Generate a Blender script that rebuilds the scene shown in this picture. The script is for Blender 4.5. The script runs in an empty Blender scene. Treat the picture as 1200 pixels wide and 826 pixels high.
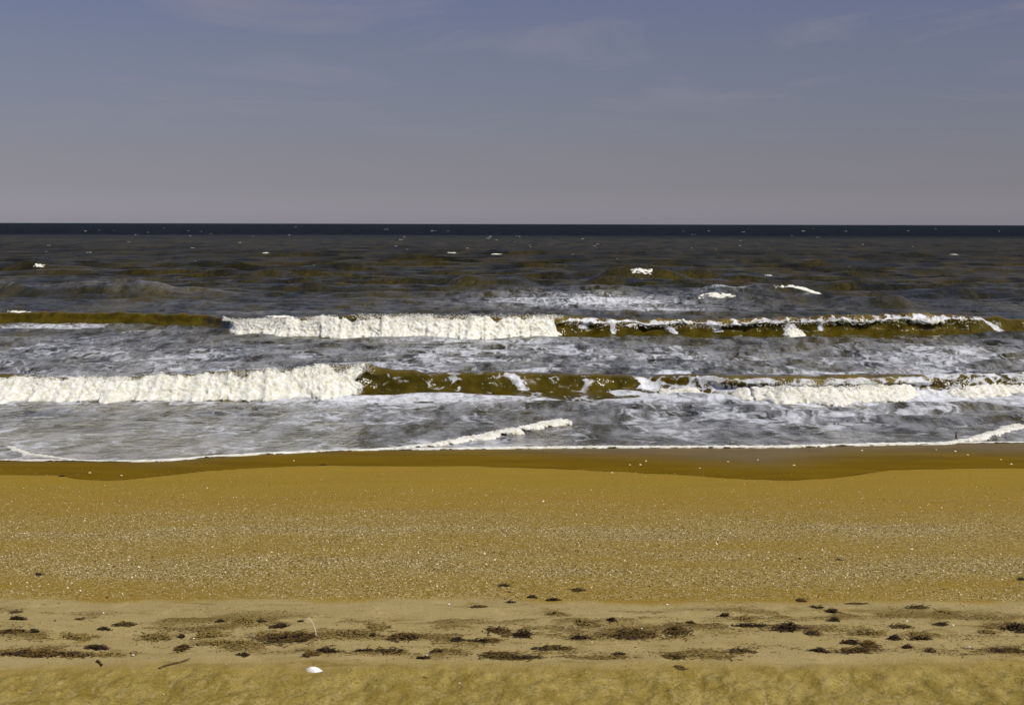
import bpy, math, random
import numpy as np
from mathutils import Matrix, Vector

random.seed(7)
RNG = np.random.default_rng(11)
SC = bpy.context.scene
COL = SC.collection

# ------------------------------------------------------------------ camera
FPX = 1667.0                       # focal length in photo pixels (50 mm on a 36 mm frame)
CAM_H = 6.0
PITCH = math.atan(150.5 / FPX)
ROLL = math.radians(0.14)
cam_data = bpy.data.cameras.new("camera")
cam_data.lens = 50.0
cam_data.sensor_width = 36.0
cam_data.clip_start = 0.1
cam_data.clip_end = 60000.0
cam = bpy.data.objects.new("camera", cam_data)
COL.objects.link(cam)
CAM_R = Matrix.Rotation(math.pi / 2 - PITCH, 3, 'X') @ Matrix.Rotation(ROLL, 3, 'Z')
cam.matrix_world = Matrix.Translation((0, 0, CAM_H)) @ CAM_R.to_4x4()
SC.camera = cam

# ------------------------------------------------------------------ sky
SUN_EL = math.radians(50)
SUN_AZ = math.radians(128)         # clockwise from the view direction: behind, to the right
world = bpy.data.worlds.new("World")
SC.world = world
world.use_nodes = True
wn, wl = world.node_tree.nodes, world.node_tree.links
wn.clear()
w_out = wn.new("ShaderNodeOutputWorld")
w_bg = wn.new("ShaderNodeBackground")
w_bg.inputs["Strength"].default_value = 0.075
sky = wn.new("ShaderNodeTexSky")
sky.sky_type = 'NISHITA'
sky.sun_disc = False
sky.sun_elevation = SUN_EL
sky.sun_rotation = SUN_AZ
sky.altitude = 0
sky.air_density = 1.0
sky.dust_density = 0.5
sky.ozone_density = 1.5
w_tc = wn.new("ShaderNodeTexCoord")
w_sep = wn.new("ShaderNodeSeparateXYZ")
wl.new(w_tc.outputs["Generated"], w_sep.inputs[0])
# hazy lower air: the sky's colour by height above the horizon, the same all the way round
w_ramp = wn.new("ShaderNodeValToRGB")
cr = w_ramp.color_ramp
cr.elements[0].position = 0.0
cr.elements[0].color = (0.64, 0.64, 0.97, 1)
cr.elements[1].position = 1.0
cr.elements[1].color = (0.60, 0.60, 0.90, 1)
for p, c in ((0.008, (0.615, 0.612, 0.925)), (0.026, (0.532, 0.495, 0.70)), (0.05, (0.54, 0.467, 0.607)), (0.086, (0.587, 0.493, 0.587)), (0.121, (0.64, 0.52, 0.607)), (0.156, (0.66, 0.527, 0.65)), (0.45, (0.63, 0.57, 0.80))):
    e = cr.elements.new(p)
    e.color = (*c, 1)
wl.new(w_sep.outputs["Z"], w_ramp.inputs[0])
w_mul = wn.new("ShaderNodeMix")
w_mul.data_type = 'RGBA'
w_mul.blend_type = 'MULTIPLY'
w_mul.inputs["Factor"].default_value = 1.0
wl.new(sky.outputs[0], w_mul.inputs["A"])
wl.new(w_ramp.outputs[0], w_mul.inputs["B"])
# thin high cirrus on a flat layer
w_add = wn.new("ShaderNodeMath"); w_add.operation = 'ADD'; w_add.inputs[1].default_value = 0.06
wl.new(w_sep.outputs["Z"], w_add.inputs[0])
w_dx = wn.new("ShaderNodeMath"); w_dx.operation = 'DIVIDE'
w_dy = wn.new("ShaderNodeMath"); w_dy.operation = 'DIVIDE'
wl.new(w_sep.outputs["X"], w_dx.inputs[0]); wl.new(w_add.outputs[0], w_dx.inputs[1])
wl.new(w_sep.outputs["Y"], w_dy.inputs[0]); wl.new(w_add.outputs[0], w_dy.inputs[1])
w_com = wn.new("ShaderNodeCombineXYZ")
wl.new(w_dx.outputs[0], w_com.inputs[0]); wl.new(w_dy.outputs[0], w_com.inputs[1])
w_no = wn.new("ShaderNodeTexNoise")
w_no.inputs["Scale"].default_value = 0.85
w_no.inputs["Detail"].default_value = 6
w_no.inputs["Roughness"].default_value = 0.6
w_no.inputs["Distortion"].default_value = 0.6
wl.new(w_com.outputs[0], w_no.inputs["Vector"])
w_mr = wn.new("ShaderNodeMapRange")
w_mr.inputs["From Min"].default_value = 0.50
w_mr.inputs["From Max"].default_value = 0.80
w_mr.inputs["To Max"].default_value = 0.85
wl.new(w_no.outputs["Fac"], w_mr.inputs["Value"])
w_hi = wn.new("ShaderNodeMapRange")          # the layer thins out into the haze low down
w_hi.inputs["From Min"].default_value = 0.03
w_hi.inputs["From Max"].default_value = 0.12
wl.new(w_sep.outputs["Z"], w_hi.inputs["Value"])
w_cm = wn.new("ShaderNodeMath"); w_cm.operation = 'MULTIPLY'
wl.new(w_mr.outputs[0], w_cm.inputs[0]); wl.new(w_hi.outputs[0], w_cm.inputs[1])
w_cl = wn.new("ShaderNodeMix")
w_cl.data_type = 'RGBA'
wl.new(w_cm.outputs[0], w_cl.inputs["Factor"])
wl.new(w_mul.outputs["Result"], w_cl.inputs["A"])
w_cl.inputs["B"].default_value = (3.7, 3.55, 4.2, 1)
wl.new(w_cl.outputs["Result"], w_bg.inputs["Color"])
wl.new(w_bg.outputs[0], w_out.inputs[0])

# ------------------------------------------------------------------ sun
sun_data = bpy.data.lights.new("sun", 'SUN')
sun_data.energy = 4.35
sun_data.angle = math.radians(0.5)
sun_data.color = (1.0, 0.95, 0.86)
sun = bpy.data.objects.new("sun", sun_data)
COL.objects.link(sun)
SUN_DIR = Vector((math.sin(SUN_AZ) * math.cos(SUN_EL), math.cos(SUN_AZ) * math.cos(SUN_EL), math.sin(SUN_EL)))
sun.rotation_euler = SUN_DIR.to_track_quat('Z', 'Y').to_euler()
sun.location = (40, -40, 60)

SC.view_settings.view_transform = 'Standard'
SC.view_settings.look = 'None'
SC.view_settings.exposure = 0.0
SC.view_settings.gamma = 1.0
SC.view_settings.use_curve_mapping = False

# ------------------------------------------------------------------ helpers: noise, rays, meshes
_P = RNG.permutation(256)
_P = np.concatenate([_P, _P, _P]).astype(np.int64)
_G = RNG.normal(size=(256, 3))
_G /= np.linalg.norm(_G, axis=1)[:, None]

def perlin(x, y, z=0.0):
    x, y, z = np.broadcast_arrays(np.asarray(x, float), np.asarray(y, float), np.asarray(z, float))
    xi, yi, zi = np.floor(x).astype(int), np.floor(y).astype(int), np.floor(z).astype(int)
    xf, yf, zf = x - xi, y - yi, z - zi
    u, v, w = (t * t * t * (t * (t * 6 - 15) + 10) for t in (xf, yf, zf))
    xi &= 255; yi &= 255; zi &= 255
    out = 0.0
    for a in (0, 1):
        wa = u if a else 1 - u
        for b in (0, 1):
            wb = v if b else 1 - v
            for c in (0, 1):
                wc = w if c else 1 - w
                g = _G[_P[_P[_P[(xi + a) & 255] + ((yi + b) & 255)] + ((zi + c) & 255)]]
                out = out + wa * wb * wc * (g[..., 0] * (xf - a) + g[..., 1] * (yf - b) + g[..., 2] * (zf - c))
    return out * 1.5

def fbm(x, y, z=0.0, octaves=4, gain=0.5):
    s, a, f = 0.0, 1.0, 1.0
    for k in range(octaves):
        s = s + a * perlin(x * f + 17.3 * k, y * f + 5.1 * k, z * f + 9.7 * k if np.ndim(z) or z else 3.3 * k)
        a *= gain; f *= 2.03
    return s

def sstep(a, b, x):
    t = np.clip((x - a) / (b - a), 0, 1)
    return t * t * (3 - 2 * t)

CAM_RN = np.array(CAM_R)
def ray(px, py):
    d = np.array([(px - 600.0) / FPX, -(py - 413.0) / FPX, -1.0])
    return CAM_RN @ d

# beach profile along the view direction (y away from the camera), smoothed
_BY = np.array([-30, 2, 8, 11, 13.6, 14.6, 15.4, 22, 29.3, 35.2, 48, 80, 160, 400])
_BZ = np.array([3.0, 2.42, 2.27, 2.21, 2.15, 2.11, 2.04, 1.43, 0.77, 0.35, -0.55, -2.2, -4, -6.0])
_ys = np.linspace(-30, 400, 8601)
_zs = np.interp(_ys, _BY, _BZ)
_k = np.ones(25) / 25
_zs2 = np.convolve(np.pad(_zs, 12, mode='edge'), _k, mode='valid')
def beach_z(y):
    return np.interp(y, _ys, _zs2)

def hit(px, py, zfun):
    """point where the sight line through a photo pixel meets a surface z = zfun(y)"""
    d = ray(px, py)
    y = 8.0
    lo, hi = 4.0, 60000.0
    for _ in range(80):
        m = math.sqrt(lo * hi)
        z = CAM_H + d[2] / d[1] * m
        if z > zfun(m): lo = m
        else: hi = m
    y = math.sqrt(lo * hi)
    return np.array([d[0] / d[1] * y, y, float(zfun(y))])

def on_sand(px, py):
    return hit(px, py, beach_z)

def mesh_obj(name, verts, faces, mat, parent=None, smooth=True, attrs=None, world=False):
    me = bpy.data.meshes.new(name)
    verts = np.asarray(verts, np.float32)
    faces = np.asarray(faces, np.int32)
    n, k = faces.shape
    me.vertices.add(len(verts)); me.vertices.foreach_set("co", verts.ravel())
    me.loops.add(n * k); me.loops.foreach_set("vertex_index", faces.ravel())
    me.polygons.add(n)
    me.polygons.foreach_set("loop_start", np.arange(0, n * k, k, dtype=np.int32))
    me.polygons.foreach_set("use_smooth", np.full(n, smooth))
    me.update(calc_edges=True)
    for an, av in (attrs or {}).items():
        a = me.attributes.new(an, 'FLOAT', 'POINT')
        a.data.foreach_set("value", np.asarray(av, np.float32).ravel())
    me.materials.append(mat)
    o = bpy.data.objects.new(name, me)
    COL.objects.link(o)
    if parent:
        o.parent = parent
        if world: o.location = -Vector(parent.location)
    return o

def grid_faces(nr, nc):
    i = np.arange(nr * nc).reshape(nr, nc)
    return np.stack([i[:-1, :-1], i[:-1, 1:], i[1:, 1:], i[1:, :-1]], -1).reshape(-1, 4)

def tag(o, label=None, cat=None, group=None, kind=None):
    if label: o["label"] = label
    if cat: o["category"] = cat
    if group: o["group"] = group
    if kind: o["kind"] = kind
    return o

def empty(name, loc):
    o = bpy.data.objects.new(name, None)
    o.location = loc
    COL.objects.link(o)
    return o

# ------------------------------------------------------------------ materials
class NT:
    def __init__(s, name):
        s.m = bpy.data.materials.new(name); s.m.use_nodes = True
        s.n, s.l = s.m.node_tree.nodes, s.m.node_tree.links
        s.n.clear()
        s.out = s.n.new("ShaderNodeOutputMaterial")
    def put(s, sock, v):
        if isinstance(v, bpy.types.NodeSocket): s.l.new(v, sock)
        elif v is not None: sock.default_value = v
    def noise(s, vec, scale, detail=4, rough=0.55, dist=0.0, lac=2.0):
        n = s.n.new("ShaderNodeTexNoise")
        s.put(n.inputs["Vector"], vec); n.inputs["Scale"].default_value = scale
        n.inputs["Detail"].default_value = detail; n.inputs["Roughness"].default_value = rough
        n.inputs["Distortion"].default_value = dist; n.inputs["Lacunarity"].default_value = lac
        return n.outputs["Fac"]
    def voro(s, vec, scale, feature='F1', out="Distance"):
        n = s.n.new("ShaderNodeTexVoronoi"); n.feature = feature
        s.put(n.inputs["Vector"], vec); n.inputs["Scale"].default_value = scale
        return n.outputs[out]
    def attr(s, name):
        n = s.n.new("ShaderNodeAttribute"); n.attribute_name = name
        return n.outputs["Fac"]
    def pos(s):
        return s.n.new("ShaderNodeNewGeometry").outputs["Position"]
    def vscale(s, v, sc):
        n = s.n.new("ShaderNodeVectorMath"); n.operation = 'MULTIPLY'
        s.put(n.inputs[0], v); n.inputs[1].default_value = sc
        return n.outputs[0]
    def math(s, op, a, b=None, clamp=False):
        n = s.n.new("ShaderNodeMath"); n.operation = op; n.use_clamp = clamp
        s.put(n.inputs[0], a); s.put(n.inputs[1], b)
        return n.outputs[0]
    def maprange(s, v, a, b, c=0.0, d=1.0, smooth=True):
        n = s.n.new("ShaderNodeMapRange")
        n.interpolation_type = 'SMOOTHSTEP' if smooth else 'LINEAR'
        s.put(n.inputs["Value"], v); s.put(n.inputs["From Min"], a); s.put(n.inputs["From Max"], b)
        s.put(n.inputs["To Min"], c); s.put(n.inputs["To Max"], d)
        return n.outputs[0]
    def mix(s, f, a, b):
        n = s.n.new("ShaderNodeMix"); n.data_type = 'RGBA'
        s.put(n.inputs["Factor"], f)
        s.put(n.inputs["A"], (*a, 1) if isinstance(a, tuple) else a)
        s.put(n.inputs["B"], (*b, 1) if isinstance(b, tuple) else b)
        return n.outputs["Result"]
    def sep(s, v):
        n = s.n.new("ShaderNodeSeparateXYZ"); s.put(n.inputs[0], v); return n.outputs
    def bump(s, h, strength, dist, normal=None):
        n = s.n.new("ShaderNodeBump")
        s.put(n.inputs["Strength"], strength); n.inputs["Distance"].default_value = dist
        s.put(n.inputs["Height"], h)
        if normal: s.l.new(normal, n.inputs["Normal"])
        return n.outputs[0]
    def bsdf(s, color, rough=0.5, normal=None, spec=0.5, ior=1.45, sss=0.0):
        n = s.n.new("ShaderNodeBsdfPrincipled")
        s.put(n.inputs["Base Color"], (*color, 1) if isinstance(color, tuple) else color)
        s.put(n.inputs["Roughness"], rough); s.put(n.inputs["IOR"], ior)
        s.put(n.inputs["Specular IOR Level"], spec)
        if normal: s.l.new(normal, n.inputs["Normal"])
        return n.outputs[0]
    def mixsh(s, f, a, b):
        n = s.n.new("ShaderNodeMixShader"); s.put(n.inputs[0], f)
        s.l.new(a, n.inputs[1]); s.l.new(b, n.inputs[2]); return n.outputs[0]
    def done(s, sh):
        s.l.new(sh, s.out.inputs[0]); return s.m

FOAM_C = (0.73, 0.75, 0.79)  # cool tint: blue sky reflection put into the colour of white foam

def water_material(name, face=False):
    t = NT(name)
    P = t.pos()
    xyz = t.sep(P)
    foam_d = t.attr("foam")
    # turbid brown inshore, clear dark blue offshore
    edge = t.noise(t.vscale(P, (0.003, 0.012, 0.0)), 1.0, 3)
    off = t.maprange(t.math('ADD', xyz[1], t.math('MULTIPLY', edge, 260.0)), 600.0, 960.0)
    chop_tone = t.noise(t.vscale(P, (0.16, 0.030, 0.1)), 1.0, 8, 0.72, 0.4)  # colour flecks painted to imitate light and dark wave crests
    gust = t.noise(t.vscale(P, (0.22, 0.045, 0.1)), 1.0, 7, 0.74, 0.5)
    if face:
        shore_c = t.mix(t.maprange(t.noise(t.vscale(P, (1.2, 1.2, 1.6)), 1.0, 5, 0.6), 0.3, 0.7), (0.034, 0.026, 0.002), (0.078, 0.057, 0.006))
        shore_c = t.mix(t.attr("lip_glow"), shore_c, (0.21, 0.158, 0.042))  # gold of aerated water and light through the thin lip, painted as colour
    else:
        shore_c = t.mix(t.maprange(chop_tone, 0.38, 0.64), (0.016, 0.0150, 0.0028), (0.064, 0.050, 0.008))
    base = t.mix(off, shore_c, (0.0035, 0.0085, 0.0135))
    # ripples; the longer wind waves of the far water as well
    r1 = t.noise(t.vscale(P, (1.7, 0.95, 1.2)), 1.0, 5, 0.60, 0.5)
    r2 = t.noise(t.vscale(P, (1.0, 1.2, 1.0)), 7.0, 3, 0.6)
    far = t.maprange(xyz[1], 60.0, 300.0)
    rough = t.math('ADD', t.math('MULTIPLY', far, 0.17), 0.10)
    h = t.math('ADD', r1, t.math('MULTIPLY', r2, 0.06))
    nb = t.bump(h, 1.0 if not face else 0.6, 0.75 if not face else 0.12)
    if not face:
        r3 = t.noise(t.vscale(P, (0.16, 0.10, 0.1)), 1.0, 7, 0.72, 0.7)
        nb = t.bump(r3, far, 5.0, nb)
    spec = t.math('MULTIPLY', t.maprange(t.math('ADD', t.math('MULTIPLY', gust, far), t.math('MULTIPLY', t.math('SUBTRACT', 1.0, far), 0.56)), 0.36, 0.66, 0.05, 0.38), t.math('MULTIPLY', t.maprange(off, 0.0, 1.0, 1.0 if not face else 0.6, 0.02), t.maprange(xyz[1], 65.0, 200.0, 1.0, 0.20)))
    water = t.bsdf(base, rough, nb, spec, 1.33)
    # foam: lacy film, thresholded by how much foam lies here
    warp = t.n.new("ShaderNodeVectorMath"); warp.operation = 'ADD'
    nz = t.n.new("ShaderNodeTexNoise"); nz.inputs["Scale"].default_value = 0.9; nz.inputs["Detail"].default_value = 3
    t.put(nz.inputs["Vector"], P)
    sc = t.vscale(nz.outputs["Color"], (2.0, 2.0, 0.6) if not face else (0.5, 0.5, 0.5))
    t.put(warp.inputs[0], P); t.put(warp.inputs[1], sc)
    W = warp.outputs[0]
    if face:
        big = t.noise(W, 1.3, 6, 0.66)
        cell = t.voro(W, 2.6, 'DISTANCE_TO_EDGE')
        lace = t.maprange(cell, 0.0, 0.2, 0.10, -0.05)
    else:
        big = t.noise(t.vscale(W, (0.95, 0.36, 0.5)), 1.0, 8, 0.72)
        cell = t.voro(t.vscale(W, (2.0, 0.75, 1.0)), 1.0, 'DISTANCE_TO_EDGE')
        lace = t.maprange(cell, 0.0, 0.3, 0.09, -0.05)
    val = t.math('ADD', big, lace)
    thr = t.maprange(foam_d, 0.0, 1.0, 0.92, 0.12, smooth=False)
    m = t.maprange(t.math('SUBTRACT', val, thr), -0.04, 0.17 if not face else 0.12)
    film = t.math('MULTIPLY', t.math('MULTIPLY', foam_d, 0.68 if not face else 0.0), t.maprange(t.noise(t.vscale(P, (0.8, 0.26, 0.4)), 1.0, 7, 0.72), 0.38, 0.62))
    m = t.math('MAXIMUM', t.math('MULTIPLY', m, t.maprange(foam_d, 0.3, 0.95, 0.58, 1.0)), film)
    m = t.math('MULTIPLY', m, t.maprange(foam_d, 0.02, 0.12))
    m = t.math('MULTIPLY', m, t.maprange(t.noise(t.vscale(P, (3.2, 1.6, 3.2)), 1.0, 5, 0.7), 0.34, 0.60, 0.45, 1.0))
    fb = t.bump(t.noise(P, 9.0, 4, 0.7), 0.6, 0.04)
    foam = t.bsdf(FOAM_C, 0.6, fb, 0.3)
    return t.done(t.mixsh(m, water, foam))

def foam_material():
    t = NT("foam")
    P = t.pos()
    n = t.noise(P, 5.0, 7, 0.72)
    c = t.mix(t.maprange(n, 0.36, 0.60), (0.64, 0.61, 0.47), (0.85, 0.85, 0.785))
    b = t.bump(t.noise(P, 18.0, 6, 0.78), 0.9, 0.06)
    sh = t.bsdf(c, 0.8, b, 0.1)
    n = sh.node
    # torn, see-through edges where the foam is thin
    thin = t.attr("thin")
    a = t.math('SUBTRACT', t.math('ADD', t.noise(P, 6.0, 7, 0.72, 0.3), 0.34), t.math('MULTIPLY', thin, 0.78))
    t.l.new(t.maprange(a, 0.26, 0.46), n.inputs["Alpha"])
    n.inputs["Subsurface Weight"].default_value = 0.5
    n.inputs["Subsurface Radius"].default_value = (1.0, 0.95, 0.85)
    n.inputs["Subsurface Scale"].default_value = 0.05
    return t.done(sh)

def sand_material():
    t = NT("sand")
    P = t.pos()
    wet, hash_, berm, near, gloss, line = (t.attr(a) for a in ("wet", "hash", "berm", "near", "gloss", "line"))
    n_big = t.noise(t.vscale(P, (0.5, 1.2, 0.5)), 1.0, 4)
    n_mid = t.noise(t.vscale(P, (1.0, 0.55, 1.0)), 4.2, 6, 0.65)
    n_fine = t.noise(P, 38.0, 4, 0.7)
    n_grain = t.noise(P, 95.0, 3, 0.8)
    gold = t.mix(n_big, (0.238, 0.150, 0.015), (0.305, 0.198, 0.025))
    gold = t.mix(t.maprange(n_fine, 0.35, 0.65), gold, t.mix(0.4, gold, (0.37, 0.26, 0.06)))
    # coarse shelly band
    spots = t.voro(P, 44.0, 'F1', "Color")
    sp = t.sep(spots)
    shell_c = t.mix(t.maprange(sp[0], 0.5, 1.0), (0.285, 0.207, 0.054), (0.62, 0.51, 0.26))
    shell_c = t.mix(t.maprange(sp[1], 0.66, 1.0), shell_c, (0.085, 0.052, 0.008))
    col = t.mix(t.math('MULTIPLY', hash_, 0.9), gold, shell_c)
    # fine greyish sand of the berm top
    grey = t.mix(n_big, (0.330, 0.250, 0.096), (0.40, 0.316, 0.143))
    grey = t.mix(t.maprange(n_mid, 0.50, 0.72), grey, (0.43, 0.335, 0.145))
    grey = t.mix(t.math('MULTIPLY', t.maprange(t.noise(t.vscale(P, (1.0, 2.2, 1.0)), 2.1, 6, 0.66, 0.5), 0.53, 0.70), 0.75), grey, (0.185, 0.128, 0.030))
    col = t.mix(berm, col, grey)
    # trodden dry sand nearest the camera: ochre with pale scuffed patches
    pale = t.maprange(t.noise(t.vscale(P, (1.0, 0.45, 1.0)), 11.0, 6, 0.62, 0.3), 0.545, 0.62)
    ochre = t.mix(t.maprange(n_mid, 0.3, 0.7), (0.235, 0.173, 0.035), (0.37, 0.288, 0.090))
    ochre = t.mix(t.math('MULTIPLY', pale, 0.5), ochre, (0.42, 0.33, 0.14))
    ochre = t.mix(t.math('MULTIPLY', t.maprange(n_fine, 0.48, 0.66), 0.65), ochre, (0.15, 0.10, 0.012))
    col = t.mix(near, col, ochre)
    # grain
    col = t.mix(t.math('MULTIPLY', t.maprange(n_grain, 0.45, 0.75), 0.6), col, t.mix(0.6, col, (0.09, 0.055, 0.008)))
    col = t.mix(t.math('MULTIPLY', t.maprange(n_grain, 0.42, 0.2), 0.5), col, t.mix(0.5, col, (0.50, 0.40, 0.17)))
    col = t.mix(t.math('MULTIPLY', t.attr('stain'), t.maprange(n_fine, 0.30, 0.62, 0.25, 0.9)), col, (0.105, 0.068, 0.012))
    dark = t.mix(t.maprange(n_big, 0.3, 0.7), (0.118, 0.070, 0.002), (0.150, 0.094, 0.003))
    dark = t.mix(t.math('MULTIPLY', t.maprange(n_fine, 0.5, 0.7), 0.4), dark, (0.21, 0.145, 0.02))
    col = t.mix(wet, col, dark)
    col = t.mix(t.math('MULTIPLY', line, 0.75), col, (0.060, 0.032, 0.001))
    rough = t.maprange(gloss, 0.0, 1.0, 0.95, 0.38, smooth=False)
    hgt = t.math('ADD', t.math('MULTIPLY', n_fine, 0.6), t.math('MULTIPLY', sp[2], t.math('MULTIPLY', hash_, 0.9)))
    nb = t.bump(hgt, t.maprange(wet, 0.0, 1.0, 0.9, 0.15), 0.03)
    return t.done(t.bsdf(col, rough, nb, t.maprange(gloss, 0.0, 1.0, 0.03, 0.22)))

def simple(name, c1, c2, scale=40.0, rough=0.8, bump=0.4, spec=0.25):
    t = NT(name)
    P = t.pos()
    n = t.noise(P, scale, 4, 0.6)
    return t.done(t.bsdf(t.mix(t.maprange(n, 0.3, 0.7), c1, c2), rough, t.bump(n, bump, 0.01), spec))

M_SEA = water_material("sea_water")
M_FACE = water_material("silty_wave_water", face=True)
M_FOAM = foam_material()
M_SAND = sand_material()
M_WEED = simple("dark_seaweed", (0.010, 0.006, 0.003), (0.055, 0.032, 0.009), 60)
M_WEED2 = simple("brown_seaweed", (0.040, 0.024, 0.005), (0.140, 0.085, 0.018), 60)
M_WEED3 = simple("olive_dry_reed", (0.090, 0.062, 0.014), (0.26, 0.18, 0.05), 60)
M_SHELL = simple("white_shell", (0.80, 0.78, 0.72), (0.90, 0.89, 0.85), 30, 0.5, 0.2)
M_CREAM = simple("cream_shell", (0.55, 0.45, 0.26), (0.75, 0.66, 0.46), 30, 0.6, 0.2)
M_WOOD = simple("driftwood", (0.05, 0.03, 0.012), (0.14, 0.09, 0.04), 50)
M_STALK = simple("bleached_stalk", (0.55, 0.46, 0.28), (0.72, 0.64, 0.45), 50)
M_TAN = simple("tan_shell", (0.34, 0.25, 0.11), (0.50, 0.39, 0.20), 30, 0.7, 0.2)
M_BROWN = simple("brown_shell", (0.07, 0.045, 0.014), (0.15, 0.09, 0.03), 30, 0.7, 0.2)

# ------------------------------------------------------------------ shore curves from the photo
def curve_on(zfun, pts):
    w = np.array([hit(px, py, zfun) for px, py in pts])
    return w[:, 0], w[:, 1]

SH_X, SH_Y = curve_on(beach_z, [(-500, 543), (-200, 541), (0, 540), (60, 540), (150, 541.5), (190, 540.5), (240, 536.5), (300, 533),
    (360, 530), (420, 528), (500, 527), (600, 526), (700, 525), (800, 525), (900, 525), (980, 523), (1050, 521.5), (1110, 520), (1200, 519), (1400, 517), (1700, 515)])
WT_X, WT_Y = curve_on(beach_z, [(-500, 560), (-200, 557), (0, 556), (60, 556), (90, 560), (115, 562), (145, 562), (190, 557.5), (250, 550.5),
    (320, 547), (400, 545), (500, 546.5), (560, 545.5), (600, 547), (650, 549), (720, 552), (800, 556), (870, 561), (935, 563),
    (975, 560), (1010, 555), (1050, 550.5), (1100, 548.5), (1200, 548), (1400, 552), (1700, 548)])
def smooth_interp(x, xs, ys):
    xx = np.linspace(xs[0], xs[-1], 1200)
    yy = np.interp(xx, xs, ys)
    k = np.hanning(31); k /= k.sum()
    yy = np.convolve(np.pad(yy, 15, mode='edge'), k, mode='valid')
    return np.interp(x, xx, yy)
def shore_y(x): return smooth_interp(x, SH_X, SH_Y)
def wet_y(x): return smooth_interp(x, WT_X, WT_Y)

def water_z(x, y):
    """mean water level: flat sea, rising a little up the beach as a thin sheet of wash"""
    ys = shore_y(x)
    zs = beach_z(ys) + 0.012
    t = np.clip((y - ys) / (47.5 - ys), 0, 1)
    lin = zs * (1 - t) ** 1.25
    return lin
def wz1(y):
    return float(water_z(0.0, y)) if y > 34.5 else float(beach_z(y))

# ------------------------------------------------------------------ the beach
GRIDS = {}
def hash_profile(y):
    return sstep(14.3, 14.75, y) * (1 - 0.75 * sstep(21.5, 23.5, y)) * (1 - sstep(24.5, 28.0, y)) * (0.80 + 0.25 * np.cos((y - 16.8) * 1.9))
def beach_height(x, y):
    """height of the built sand sheet (arrays)"""
    yy, s, Z = GRIDS["beach"]
    x, y = np.asarray(x, float), np.asarray(y, float)
    r = np.interp(y, yy, np.arange(len(yy))); c = np.interp(x / (y + 3.0), s, np.arange(len(s)))
    i, j = np.clip(r.astype(int), 0, len(yy) - 2), np.clip(c.astype(int), 0, len(s) - 2)
    a, b = r - i, c - j
    return Z[i, j] * (1 - a) * (1 - b) + Z[i + 1, j] * a * (1 - b) + Z[i, j + 1] * (1 - a) * b + Z[i + 1, j + 1] * a * b
WRACK_ROWS = (
    ([(-60, 741), (0, 740), (60, 745), (120, 736), (200, 741), (280, 735), (350, 744), (450, 743), (560, 747), (620, 740), (700, 742), (800, 734), (880, 731), (930, 734), (1000, 742), (1080, 741), (1260, 733)], 0.55, 0.16),
    ([(-60, 765), (0, 764), (120, 760), (220, 754), (300, 760), (380, 762), (470, 763), (580, 764), (680, 768), (790, 766), (880, 759), (960, 758), (1050, 757), (1120, 762), (1260, 760)], 0.30, 0.09),
    ([(-60, 721), (0, 722), (150, 726), (300, 727), (450, 730), (600, 724), (700, 724), (850, 720), (960, 722), (1080, 721), (1260, 728)], 0.15, 0.22))
def wrack_key(x, y, spread):
    return fbm(x * 1.3, y * 2.6, spread * 20, 4, 0.6) + 0.5 * fbm(x * 0.5, y * 0.4, spread * 31, 2)
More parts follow.
